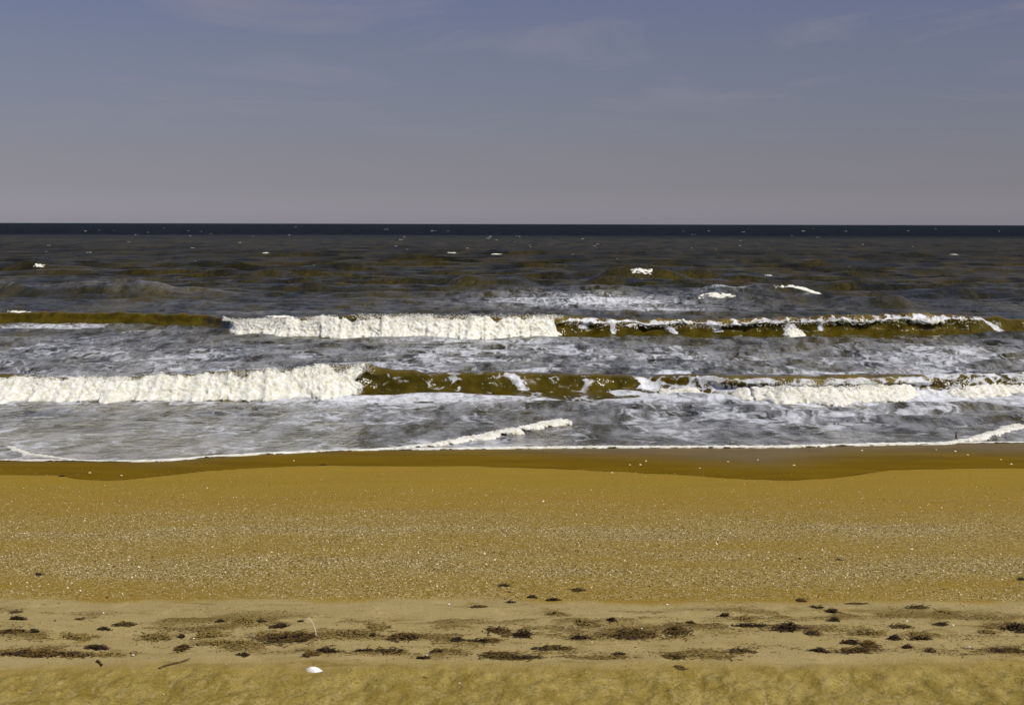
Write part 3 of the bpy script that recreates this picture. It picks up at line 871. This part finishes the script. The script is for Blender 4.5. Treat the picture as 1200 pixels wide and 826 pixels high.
g_sw = "foam lines of the wash"
foam_ridge("swash_bore", [(430, 527.5), (470, 525.5), (510, 522.5), (560, 514.5), (600, 507), (640, 500), (663, 495.5)], [0.12, 0.22, 0.45, 0.55, 0.6, 0.6, 0.55],
    [0.02, 0.03, 0.06, 0.09, 0.11, 0.12, 0.13], 2.5, "thick white foam ridge slanting seaward from the middle of the waterline", "foam", g_sw, (1.0, 0.15))
foam_ridge("swash_bore", [(1080, 518.3), (1110, 516.5), (1140, 512.5), (1165, 506.5), (1185, 501), (1196, 498)], [0.2, 0.4, 0.5, 0.55, 0.5, 0.45],
    [0.02, 0.04, 0.06, 0.08, 0.09, 0.09], 4.5, "short white foam ridge slanting seaward near the right edge", "foam", g_sw, (0.8, 0.15))
foam_ridge("swash_bore", [(10, 529), (22, 532), (38, 535.5), (60, 537.5), (90, 539)], [0.18, 0.25, 0.25, 0.2, 0.15],
    [0.03, 0.04, 0.04, 0.03, 0.02], 6.5, "small foam streak curving to the waterline at the far left", "foam", g_sw, (0.2, 0.8))
foam_ridge("foam_edge", [(-300, 541.6), (0, 539.6), (60, 539.6), (150, 541), (190, 540), (240, 536), (300, 532.5), (360, 529.6), (420, 527.6), (500, 526.6), (600, 525.6), (700, 524.6), (800, 524.6),
    (900, 524.6), (980, 522.6), (1050, 521), (1110, 519.5), (1200, 518.6), (1500, 516)], [0.14, 0.10, 0.14, 0.16, 0.2, 0.16, 0.2, 0.18, 0.15, 0.2, 0.24, 0.26, 0.26, 0.28, 0.26, 0.26, 0.2, 0.10, 0.1],
    [0.012, 0.01, 0.014, 0.018, 0.02, 0.018, 0.02, 0.018, 0.018, 0.025, 0.03, 0.032, 0.034, 0.036, 0.034, 0.03, 0.02, 0.01, 0.01], 9.5,
    "thin white foam edge along the whole waterline", "foam", g_sw, (0.5, 0.5), sand=True)

# ------------------------------------------------------------------ whitecaps farther out
def whitecap(px, py, wpx, hpx, seed, label=None):
    """ragged foam spilling down the front of a small wave, lying on the water"""
    c = hit(px, py, wz1)
    # the part of the water that is in sight nearest that line
    yy = np.linspace(0.80 * c[1], 1.12 * c[1], 900)
    zz = sea_height(c[0] / c[1] * yy, yy)
    rows = (CAM_H - zz) / yy
    seen = rows <= np.minimum.accumulate(rows) + 1e-9
    k = np.argmin(np.where(seen, np.abs(rows - CAM_H / c[1]), 9))
    y0 = yy[k]; c[0] *= y0 / c[1]
    w = wpx / FPX * y0; h = hpx / FPX * y0
    dep = 0.28 + 0.05 * w + 0.05 * hpx
    n, m = 90, 26
    sg, u = np.meshgrid(np.linspace(-1, 1, n), np.linspace(-1, 1, m))
    X = c[0] + sg * w / 2
    bow = 0.10 * w * (perlin(sg * 1.2, 0 * sg, seed) + 0.4 * perlin(sg * 3.5, 0 * sg, seed))
    Y = y0 + u * dep + bow
    env = np.clip(1 - np.abs(sg) ** 1.6, 0, 1) * np.clip(1 - np.abs(u) ** 2, 0, 1)
    nz = fbm(sg * 2.6 * max(1, w / 2.5), u * 1.7, seed, 5, 0.62)
    body = env * 0.95 + 0.95 * nz - 0.40
    Z = sea_height(X, Y) + np.clip(body, -0.6, 1) * (0.07 + 0.14 * h)
    f = grid_faces(m, n)
    keep = (body[:-1, :-1].reshape(-1) > -0.35)
    o = mesh_obj("whitecap", np.stack([X - c[0], Y - y0, Z], -1).reshape(-1, 3), f[keep], M_FOAM)
    o.location = (c[0], y0, 0)
    return tag(o, label, "whitecap", "whitecaps on the open sea")
for i, a in enumerate([
    (46, 311, 12, 3.0, "bright whitecap alone on brown water at far left"),
    (531, 296.5, 13, 3, "small bright whitecap left of centre below the blue horizon band"),
    (582, 298, 12, 2, "faint whitecap just right of the bright one below the blue band"),
    (752, 317, 26, 1.6, "thin whitecap topping the brown swell right of centre"),
    (938, 338, 62, 4.0, "longest whitecap, on the swell behind the curling breaker at right"),
    (840, 346, 44, 2.0, "broken whitecap at the right end of the streaky foam patch"),
    (901, 323, 9, 3, "tiny round whitecap above the longest one"),
    (311, 296.5, 9, 2.5, "tiny whitecap at left under the horizon band"),
    (1118, 298.5, 9, 2, "faint whitecap at upper right of the sea"),
    (20, 366.5, 32, 2.5, "whitecap on the small crest at the left edge"),
    (328, 371.5, 40, 5.0, "foam cap breaking just behind the left end of the white roller")]):
    whitecap(a[0], a[1], a[2], a[3], 3.3 * i + 0.7, a[4])

def far_flecks():
    rg = np.random.default_rng(77)
    pts, rad = [], []
    for _ in range(90):
        row = 266 + 66 * rg.beta(1.0, 2.0)
        c = hit(rg.uniform(-100, 1300), row, wz1)
        n = rg.integers(2, 6)
        size = rg.uniform(0.5, 1.5) / FPX * c[1] * 0.5
        for j in range(n):
            fx, fy = c[0] + rg.normal(0, size * 2.2), c[1] + rg.normal(0, size); pts.append((fx, fy, float(sea_height(fx, fy)) + 0.2)); rad.append(size * rg.uniform(0.35, 0.8))
    o = blobs("distant_whitecap_flecks", np.array(pts), np.array(rad), M_FOAM, None, (1.9, 1.2, 0.5), rg)
    tag(o, "scattered white flecks over the distant sea", "whitecap flecks", kind="stuff")
far_flecks()

# ------------------------------------------------------------------ things on the sand
def strands(n, w, d, hgt, rg, length=(0.03, 0.12), rad=(0.0015, 0.004), flat=False):
    """tangle of bent strips over an oval mound; local coordinates, base at z = 0"""
    V, Fc = [], []
    base = 0
    k = 5
    centres = [(rg.uniform(-0.40, 0.40) * w, rg.normal(0, 0.22) * d) for _ in range(max(2, int(2 + w * 14)))]
    for _ in range(n):
        q = centres[rg.integers(len(centres))]
        cx, cy = q[0] + rg.normal(0, 0.17) * w, q[1] + rg.normal(0, 0.30) * d
        m = max(0.0, 1 - (2 * cx / w) ** 2 - (1.6 * cy / d) ** 2)
        cz = hgt * m * rg.uniform(0.15, 1.0)
        L = rg.uniform(*length)
        th = rg.normal(0, 0.9)
        ph = rg.normal(0, 0.35) * (1 if hgt > 0.01 else 0.3)
        cu = rg.normal(0, 1.2)
        rr = rg.uniform(*rad)
        p = np.array([cx - math.cos(th) * L / 2, cy - math.sin(th) * L / 2, cz])
        P = []
        for j in range(k):
            P.append(p.copy())
            ta = th + cu * (j / (k - 1) - 0.5)
            p = p + L / (k - 1) * np.array([math.cos(ta), math.sin(ta), math.sin(ph) * (1 - 1.6 * j / (k - 1))])
        P = np.array(P)
        P[:, 2] = np.maximum(P[:, 2], rr * 0.3)
        T = np.gradient(P, axis=0)
        N = np.stack([-T[:, 1], T[:, 0], 0 * T[:, 0]], -1)
        N /= np.linalg.norm(N, axis=1)[:, None] + 1e-9
        taper = np.array([0.5, 1, 1, 0.9, 0.35])[:, None]
        up = np.array([0, 0, 1.0])
        ring = [P + N * rr * 1.6 * taper, P + up * rr * taper, P - N * rr * 1.6 * taper]
        V.append(np.stack(ring, 1).reshape(-1, 3))
        for j in range(k - 1):
            for q in range(3):
                q2 = (q + 1) % 3
                Fc.append((base + j * 3 + q, base + j * 3 + q2, base + (j + 1) * 3 + q2, base + (j + 1) * 3 + q))
        base += k * 3
    return np.concatenate(V), np.array(Fc)

def lumps(n, w, d, hgt, rg):
    bv, bf = blob_mesh()
    V, Fc = [], []
    for i in range(n):
        r, a = math.sqrt(rg.uniform()) * 0.85, rg.uniform(0, 2 * math.pi)
        c = np.array([r * math.cos(a) * w / 2, r * math.sin(a) * d / 2, hgt * (1 - r * r) * 0.3])
        s = np.array([w * 0.16, d * 0.18, max(hgt * 0.55, 0.006)]) * rg.uniform(0.7, 1.3, 3)
        V.append(c + bv * s * rg.uniform(0.75, 1.25, (12, 1)))
        Fc.append(bf + 12 * i)
    return np.concatenate(V), np.concatenate(Fc)

def weed(px, py, wpx, hpx, tone, label, n=None, lump=True):
    """heap of seaweed: width and visible height in photo pixels where it lies"""
    rg = np.random.default_rng(int(px * 7 + py * 13))
    p = on_sand(px, py + hpx * 0.4)
    x, y = p[0], p[1]
    z = sand_at(x, y)
    w = wpx / FPX * y
    tall = hpx / FPX * y
    h = tall * (0.75 if tone == 0 else 0.45)
    depth = max(0.05, tall * (1.2 if tone == 0 else 2.4))
    mat = (M_WEED, M_WEED2, M_WEED3)[tone]
    n = n or int(34 + 620 * w * (0.8 if tone else 0.8))
    t = empty("seaweed_clump", (x, y, z - 0.003))
    tag(t, label, "seaweed", "seaweed of the wrack line")
    v, f = strands(n, w, depth, h, rg, (0.02, min(0.11, 0.04 + 0.35 * w)), (0.0016, 0.0048))
    tag(mesh_obj("strands", v, f, mat, t, smooth=False), kind="stuff")
    if tone == 0 and lump:
        v, f = lumps(int(6 + 24 * w), w * 0.48, depth * 0.8, h * 0.9, rg)
        mesh_obj("matted_core", v, f, M_WEED, t)
    elif tone == 1 and lump:
        v, f = strands(int(n * 0.35), w * 0.9, depth * 0.8, h * 0.9, rg, (0.04, 0.10), (0.0025, 0.006))
        tag(mesh_obj("dark_strands", v, f, M_WEED, t, smooth=False), kind="stuff")
    return t

WEEDS = [
    (44, 672, 10, 3, 0, "dark flake of seaweed alone on the shelly slope at far left"),
    (18, 717, 9, 3, 1, "small brown wisp at the upper left corner of the berm"),
    (20, 724, 20, 4, 0, "dark trailing seaweed piece under the small wisp at left edge"),
    (92, 724, 9, 3, 1, "little brown tuft on grey sand above the peaked dark clump"),
    (41, 739, 14, 7, 0, "small peaked black clump near the left edge"),
    (10, 741, 26, 5, 1, "ragged brown fringe touching the left edge"),
    (86, 743, 40, 8, 2, "olive fringe of reed bits right of the peaked black clump"),
    (122, 735, 14, 5, 0, "dark tuft over the olive fringe at left"),
    (144, 730, 22, 3, 1, "thin brown streak up from the dark tuft at left"),
    (185, 741, 52, 12, 2, "broad olive mat left of the round black lump"),
    (213, 743, 8, 5, 0, "dark nub at the right end of the broad olive mat"),
    (245, 740, 44, 10, 2, "olive mat below the round black lump"),
    (260, 727, 9, 5, 0, "round black lump above the olive mat at left"),
    (282, 727, 25, 6, 2, "olive ring of reed beside the round black lump"),
    (213, 756, 16, 9, 1, "brown knot with pale shell bits below the broad olive mat"),
    (50, 763, 104, 8, 1, "long brown seaweed band on the left edge"),
    (112, 757, 26, 6, 0, "dark tuft above the right end of the long brown band"),
    (135, 764, 40, 5, 2, "olive tail at the right end of the long brown band"),
    (284, 766, 11, 4, 0, "flat black scrap left of the white shell"),
    (265, 753, 62, 4, 2, "thin olive line between the round lump and the flat black scrap"),
    (331, 733, 22, 6, 0, "spiky black tuft on the left top of the largest mound"),
    (346, 743, 72, 15, 1, "largest brown mound of seaweed, with a bleached stalk on it"),
    (354, 727, 8, 3, 0, "small dark bit above the largest mound"),
    (307, 728, 10, 3, 0, "small dark bit left of the spiky black tuft"),
    (408, 742, 52, 8, 2, "olive tail running right from the largest mound"),
    (448, 733, 36, 10, 2, "olive patch up and right of the largest mound"),
    (439, 744, 8, 6, 0, "dark peg-like bit below the olive patch"),
    (474, 745, 36, 8, 1, "brown tuft right of the peg-like bit"),
    (535, 747, 14, 5, 0, "lone dark lump midway along the upper wrack line"),
    (585, 736, 28, 9, 1, "brown heap with dark top left of the picture's centre"),
    (565, 748, 30, 4, 1, "low brown streak under the brown heap near the centre"),
    (382, 761, 26, 8, 0, "large black clump behind the white shell"),
    (362, 765, 20, 7, 1, "brown lump at the left foot of the large black clump"),
    (430, 762, 24, 3, 0, "flat black strip right of the large black clump"),
    (456, 763, 32, 4, 1, "brown tail right of the flat black strip"),
    (513, 761, 15, 5, 1, "small brown tuft between the black strip's tail and the centre"),
    (495, 769, 14, 4, 0, "dark scrap with a white speck left of centre"),
    (582, 764, 44, 9, 1, "ragged brown fringe on the lower wrack line left of centre"),
    (590, 685, 12, 5, 0, "dark tuft at the foot of the shelly slope near the centre"),
    (561, 710, 15, 3, 1, "thin brown scrap at the berm edge left of centre"),
    (596, 704, 11, 3, 0, "dark scrap at the berm edge near the centre"),
    (624, 698, 8, 5, 0, "small black peak just left of the round black heap at the berm edge"),
    (648, 701, 13, 6, 0, "round black heap at the berm edge"),
    (679, 690, 17, 5, 1, "brown tuft on the slope right of the round black heap"),
    (616, 738, 26, 13, 0, "dark untidy heap just right of the centre line"),
    (650, 717, 26, 6, 2, "olive wisp above the dark untidy heap"),
    (683, 727, 34, 9, 2, "olive patch right of the dark untidy heap"),
    (718, 726, 12, 6, 0, "dark tuft left of the wide brown bank"),
    (680, 745, 26, 4, 0, "dark line below the olive patch right of centre"),
    (742, 738, 66, 11, 1, "wide brown bank of seaweed right of centre"),
    (795, 733, 34, 17, 1, "tall brown heap at the right end of the wide bank"),
    (810, 728, 7, 6, 0, "black nub on the tall brown heap"),
    (851, 720, 12, 6, 0, "black tuft above the dark streak right of the tall heap"),
    (868, 723, 36, 8, 2, "olive spread round the black tuft right of the tall heap"),
    (882, 731, 44, 5, 0, "dark streak leading to the big dark clump at right"),
    (645, 757, 46, 6, 1, "brown strip below the dark untidy heap"),
    (612, 768, 58, 4, 1, "lowest thin brown line under the centre"),
    (725, 764, 16, 4, 0, "dark scrap on the thin lower line right of centre"),
    (705, 768, 76, 4, 2, "thin olive line on the lower berm right of centre"),
    (793, 765, 22, 9, 1, "brown rounded clump on the lower line below the tall heap"),
    (838, 767, 50, 5, 2, "olive trail right of the brown rounded clump"),
    (870, 759, 34, 6, 1, "brown rise at the end of the olive trail"),
    (796, 779, 9, 3, 1, "small brown curl under the brown rounded clump"),
    (926, 732, 38, 12, 0, "big dark clump right of the dark streak"),
    (952, 740, 16, 6, 1, "brown scatter at the right foot of the big dark clump"),
    (939, 703, 10, 3, 1, "faint brown scrap at the berm edge at right"),
    (958, 711, 12, 3, 0, "thin dark scrap above the arched black piece"),
    (976, 714, 18, 6, 0, "arched black piece over two smaller bits at right"),
    (978, 725, 12, 6, 0, "small dark tuft right under the arched black piece"),
    (1005, 707, 20, 2, 1, "straight thin brown sliver near the berm edge at right"),
    (1073, 711, 26, 4, 1, "slanting brown sliver at upper right of the berm"),
    (1105, 715, 26, 7, 2, "olive tuft at the end of the slanting sliver"),
    (1108, 730, 20, 5, 0, "dark tuft near a white pebble at right"),
    (1052, 732, 28, 4, 1, "brown streak left of the white pebble at right"),
    (1020, 738, 46, 9, 2, "olive mat above the black-headed heap at right"),
    (1052, 745, 18, 8, 0, "black tuft in the olive reeds at right"),
    (1078, 741, 40, 8, 2, "olive reeds right of the black tuft"),
    (960, 758, 18, 9, 0, "spiky black clump low on the berm at right"),
    (998, 750, 26, 5, 0, "black bar at the left of the heap at right"),
    (1020, 749, 22, 12, 1, "brown heap joined to the black bar at right"),
    (1005, 758, 46, 8, 1, "brown trail under the black bar"),
    (1063, 755, 12, 6, 0, "compact black lump right of the brown heap"),
    (1080, 747, 20, 4, 0, "flat black flake right of and above the compact lump"),
    (1092, 761, 16, 4, 1, "small brown bit trailing right of the compact lump"),
    (1188, 733, 38, 12, 0, "dark clump on the right edge"),
    (1160, 738, 26, 6, 2, "olive scatter left of the dark clump on the right edge"),
    (1182, 761, 34, 5, 1, "brown strip under the dark clump on the right edge"),
    (1197, 677, 8, 4, 0, "dark bit on the slope at the right edge"),
    (72, 557.5, 6, 2.5, 0, "dark speck on the wet sand line at left"),
    (378, 544.5, 8, 2.5, 0, "dark speck on the wet sand line left of centre"),
    (985, 655, 8, 2, 0, "thin dark fleck alone on the slope at right"),
]
for a in WEEDS:
    weed(*a)

def tube(P, r, k=7, rg=None):
    P = np.array(P, float)
    T = np.gradient(P, axis=0); T /= np.linalg.norm(T, axis=1)[:, None]
    A = np.cross(T, np.array([0.13, 0.21, 0.97])); A /= np.linalg.norm(A, axis=1)[:, None] + 1e-9
    B = np.cross(T, A)
    a = np.linspace(0, 2 * math.pi, k, endpoint=False)
    R = np.asarray(r)[:, None, None]
    V = P[:, None] + R * (A[:, None] * np.cos(a)[None, :, None] + B[:, None] * np.sin(a)[None, :, None])
    n = len(P)
    i = np.arange(n * k).reshape(n, k); j = np.roll(i, -1, 1)
    f = np.stack([i[:-1], j[:-1], j[1:], i[1:]], -1).reshape(-1, 4)
    return V.reshape(-1, 3), f

def stick(px, py, wpx, rise, r, mat, name, label, slant=0.0, vertical=0.0, zf=None):
    p = on_sand(px, py) if zf is None else hit(px, py, zf)
    L = wpx / FPX * p[1]
    z = sand_at(p[0], p[1]) if zf is None else p[2]
    t = np.linspace(0, 1, 9)
    if vertical:
        P = np.stack([0.1 * vertical * (t - 0.5) ** 2, 0 * t, t * vertical - 0.03], -1)
    else:
        P = np.stack([(t - 0.5) * L, (t - 0.5) * slant + 0.012 * np.sin(t * 5), 0.006 + rise * t + 0.004 * np.sin(t * 7)], -1)
    v, f = tube(P, r * (1 - 0.5 * t) * (1 + 0.25 * np.sin(t * 17)))
    o = mesh_obj(name, v, f, mat)
    o.location = (p[0], p[1], z)
    return tag(o, label, "stick")

stick(205, 777, 30, 0.015, 0.009, M_WOOD, "driftwood_stick", "thin brown driftwood stick lying slanted on the lower left sand", 0.25)
stick(117, 777, 12, 0.01, 0.014, M_WOOD, "driftwood_stub", "short dark driftwood stub below the long brown band at left", -0.12)
stick(1120.5, 512.5, 3, 0, 0.030, M_WOOD, "standing_stick", "short dark stick standing in the wash beside the right foam ridge", vertical=0.19, zf=wz1)

# bleached stalk bent over the largest mound
p = on_sand(364, 748)
t = np.linspace(0, 1, 10)
P = np.stack([0.05 - 0.11 * t ** 1.4, 0.03 * t, 0.02 + 0.15 * np.sin(t * 1.9)], -1)
v, f = tube(P, 0.0055 * (1 - 0.45 * t))
o = mesh_obj("bleached_stalk", v, f, M_STALK); o.location = (p[0], p[1], sand_at(p[0], p[1]))
tag(o, "bent bleached stalk leaning over the largest brown mound", "stalk")

def shell(px, py, wpx, mat, name, label, group=None, hinge=True, seed=1):
    """cupped, ribbed half shell with an uneven rim"""
    rg = np.random.default_rng(seed)
    p = on_sand(px, py)
    w = wpx / FPX * p[1]
    nr, na = 8, 26
    a = np.linspace(0, 2 * math.pi, na, endpoint=False)
    rim = 1 + 0.12 * np.cos(a - 0.6) + 0.10 * np.cos(2 * a + rg.uniform(0, 6)) + 0.05 * rg.normal(size=na)
    V = [(0, 0, 0.30 * w)]
    for i in range(1, nr + 1):
        r = i / nr
        rib = 1 + 0.04 * np.cos(a * 13) * r
        R = r * 0.5 * w * rim * rib
        h = 0.30 * w * (1 - r ** 2.2) + 0.015 * w * np.cos(a * 13) * r + (0.02 * w if i == nr else 0)
        V += list(zip(R * np.cos(a), R * np.sin(a) * 0.72, h + 0.004))
    V = np.array(V)
    nv = len(V)
    inner = V * np.array([0.93, 0.93, 0.86]); inner[:, 2] -= 0.006
    V = np.concatenate([V, inner])
    F = []
    for off in (0, nv):
        for j in range(na):
            F.append((off, off + 1 + j, off + 1 + (j + 1) % na, off + 1 + (j + 1) % na))
        for i in range(nr - 1):
            for j in range(na):
                q = off + 1 + i * na
                F.append((q + j, q + na + j, q + na + (j + 1) % na, q + (j + 1) % na))
    e0 = 1 + (nr - 1) * na
    for j in range(na):
        F.append((e0 + j, nv + e0 + j, nv + e0 + (j + 1) % na, e0 + (j + 1) % na))
    tri = [f[:3] for f in F if f[2] == f[3]]
    quad = [f for f in F if f[2] != f[3]]
    allf = np.array([(a_, b_, c_) for a_, b_, c_ in tri] + [(q[0], q[1], q[2]) for q in quad] + [(q[0], q[2], q[3]) for q in quad])
    o = mesh_obj(name, V, allf, mat)
    o.location = (p[0], p[1], sand_at(p[0], p[1]) - 0.004)
    o.rotation_euler = (0.45 + rg.normal(0, 0.12), rg.normal(0, 0.15), rg.uniform(-0.5, 0.5))
    return tag(o, label, "shell", group)

shell(367, 786, 19, M_SHELL, "white_shell", "large bright white shell on the sand in front of the large black clump", seed=4)
sg = "pale shells on the wet sand strip"
for i, (px, py) in enumerate([(1097, 527), (1119, 529), (1134, 533), (1173, 538), (1185, 543), (717, 554), (738, 544), (750, 544), (757, 540), (853, 541), (888, 539), (105, 553), (142, 556), (820, 548), (930, 545), (1010, 528), (344, 539)]):
    shell(px, py, 2.6 + (i * 37 % 10) * 0.12, M_CREAM, "pale_shell", "small pale shell on the dark wet sand strip below the waterline", sg, seed=20 + i)
bg = "white shells among the seaweed"
for i, (px, py) in enumerate([(526, 707), (1063, 728), (1117, 732), (782, 708), (121, 718), (156, 766), (227, 747), (500, 767), (1136, 757), (752, 737), (1179, 690), (94, 692), (79, 689)]):
    shell(px, py, 3.0, M_SHELL, "shell_chip", "tiny white shell chip on the sand around the seaweed", bg, seed=50 + i)

# ------------------------------------------------------------------ shell fragments of the coarse band, and fine wrack
def flakes(name, pts, size, mat, rg, label, cat, tilt=0.5):
    n = len(pts)
    a = rg.uniform(0, 2 * math.pi, n)
    tx, ty = rg.normal(0, tilt, n), rg.normal(0, tilt, n)
    u = np.stack([np.cos(a), np.sin(a), tx], -1); w = np.stack([-np.sin(a), np.cos(a), ty], -1)
    asp = rg.uniform(0.45, 1.0, n)
    s = size[:, None]
    c = pts + np.array([0, 0, 1.0]) * (s * 0.35)
    q = [c + u * s, c + w * s * asp[:, None], c - u * s * rg.uniform(0.6, 1, n)[:, None], c - w * s * asp[:, None], c + np.array([0, 0, 0.35]) * s]
    V = np.stack(q, 1).reshape(-1, 3)
    b = np.arange(n)[:, None, None] * 5
    F = np.array([(0, 1, 4), (1, 2, 4), (2, 3, 4), (3, 0, 4)])[None] + b
    o = mesh_obj(name, V, F.reshape(-1, 3), mat, smooth=False)
    return tag(o, label, cat, kind="stuff")

def band_points(n, rg):
    x, y = np.empty(0), np.empty(0)
    while len(x) < n:
        yy = rg.uniform(14.5, 31, n * 2)
        xx = rg.uniform(-0.45, 0.45, n * 2) * (yy + 3)
        den = np.clip((hash_profile(yy) + 0.03) * (0.8 + 0.6 * fbm(xx * 0.35, yy * 0.8, 0, 3)), 0, 1)
        k = rg.uniform(0, 1, n * 2) < den
        x, y = np.concatenate([x, xx[k]]), np.concatenate([y, yy[k]])
    x, y = x[:n], y[:n]
    return np.stack([x, y, beach_height(x, y)], -1)

rg = np.random.default_rng(123)
P = band_points(34000, rg)
flakes("cream_shell_fragments", P, np.exp(rg.normal(-5.15, 0.38, len(P))), M_CREAM, rg, "cream shell fragments strewn over the coarse band of the slope", "shell fragments")
P = band_points(36000, rg)
flakes("tan_shell_fragments", P, np.exp(rg.normal(-4.95, 0.35, len(P))), M_TAN, rg, "tan shell fragments strewn over the coarse band of the slope", "shell fragments")
P = band_points(30000, rg)
flakes("brown_shell_fragments", P, np.exp(rg.normal(-5.0, 0.35, len(P))), M_BROWN, rg, "brown shell and pebble bits strewn over the coarse band", "shell fragments", 0.35)

x = rg.uniform(-0.45, 0.45, 7000); y = rg.uniform(9.5, 14.6, 7000); x = x * (y + 3)
P = np.stack([x, y, beach_height(x, y)], -1)
flakes("sand_crumbs", P, np.exp(rg.normal(-5.5, 0.4, len(P))), M_TAN, rg, "pale crumbs of shell and dry sand strewn over the trodden foreground", "crumbs")
x = rg.uniform(-0.45, 0.45, 3500); y = rg.uniform(9.5, 14.6, 3500); x = x * (y + 3)
P = np.stack([x, y, beach_height(x, y)], -1)
flakes("dark_grit", P, np.exp(rg.normal(-5.5, 0.4, len(P))), M_BROWN, rg, "dark grit strewn over the trodden foreground", "grit", 0.3)

def fine_wrack(n, mat, name, label, rad, length, seed, bias):
    rg = np.random.default_rng(seed)
    VV, FF, b = [], [], 0
    for rows, frac, spread in WRACK_ROWS:
        W = np.array([on_sand(px, py) for px, py in rows])
        m = int(n * frac)
        x = rg.uniform(W[0, 0], W[-1, 0], m * 3)
        y = np.interp(x, W[:, 0], W[:, 1]) + rg.normal(0, spread, m * 3)
        key = wrack_key(x, y, spread)
        k = key + rg.normal(0, 0.12, m * 3) > bias
        x, y = x[k][:m], y[k][:m]
        z = beach_height(x, y)
        for q in range(len(x)):
            v, f = strands(1, 0.004, 0.004, 0.0, rg, length, rad)
            v += (x[q], y[q], z[q] - 0.001)
            VV.append(v); FF.append(f + b); b += len(v)
    o = mesh_obj(name, np.concatenate(VV), np.concatenate(FF), mat, smooth=False)
    tag(o, label, "wrack", kind="stuff")
fine_wrack(8000, M_WEED3, "reed_litter", "fine olive reed litter scattered along the wrack lines", (0.001, 0.0028), (0.015, 0.06), 5, 0.10)
fine_wrack(7500, M_WEED2, "seaweed_litter", "fine brown seaweed litter scattered along the wrack lines", (0.0012, 0.0032), (0.012, 0.05), 6, 0.16)
fine_wrack(2600, M_WEED, "dark_litter", "dark crumbs scattered along the wrack lines", (0.0018, 0.004), (0.01, 0.035), 8, 0.22)
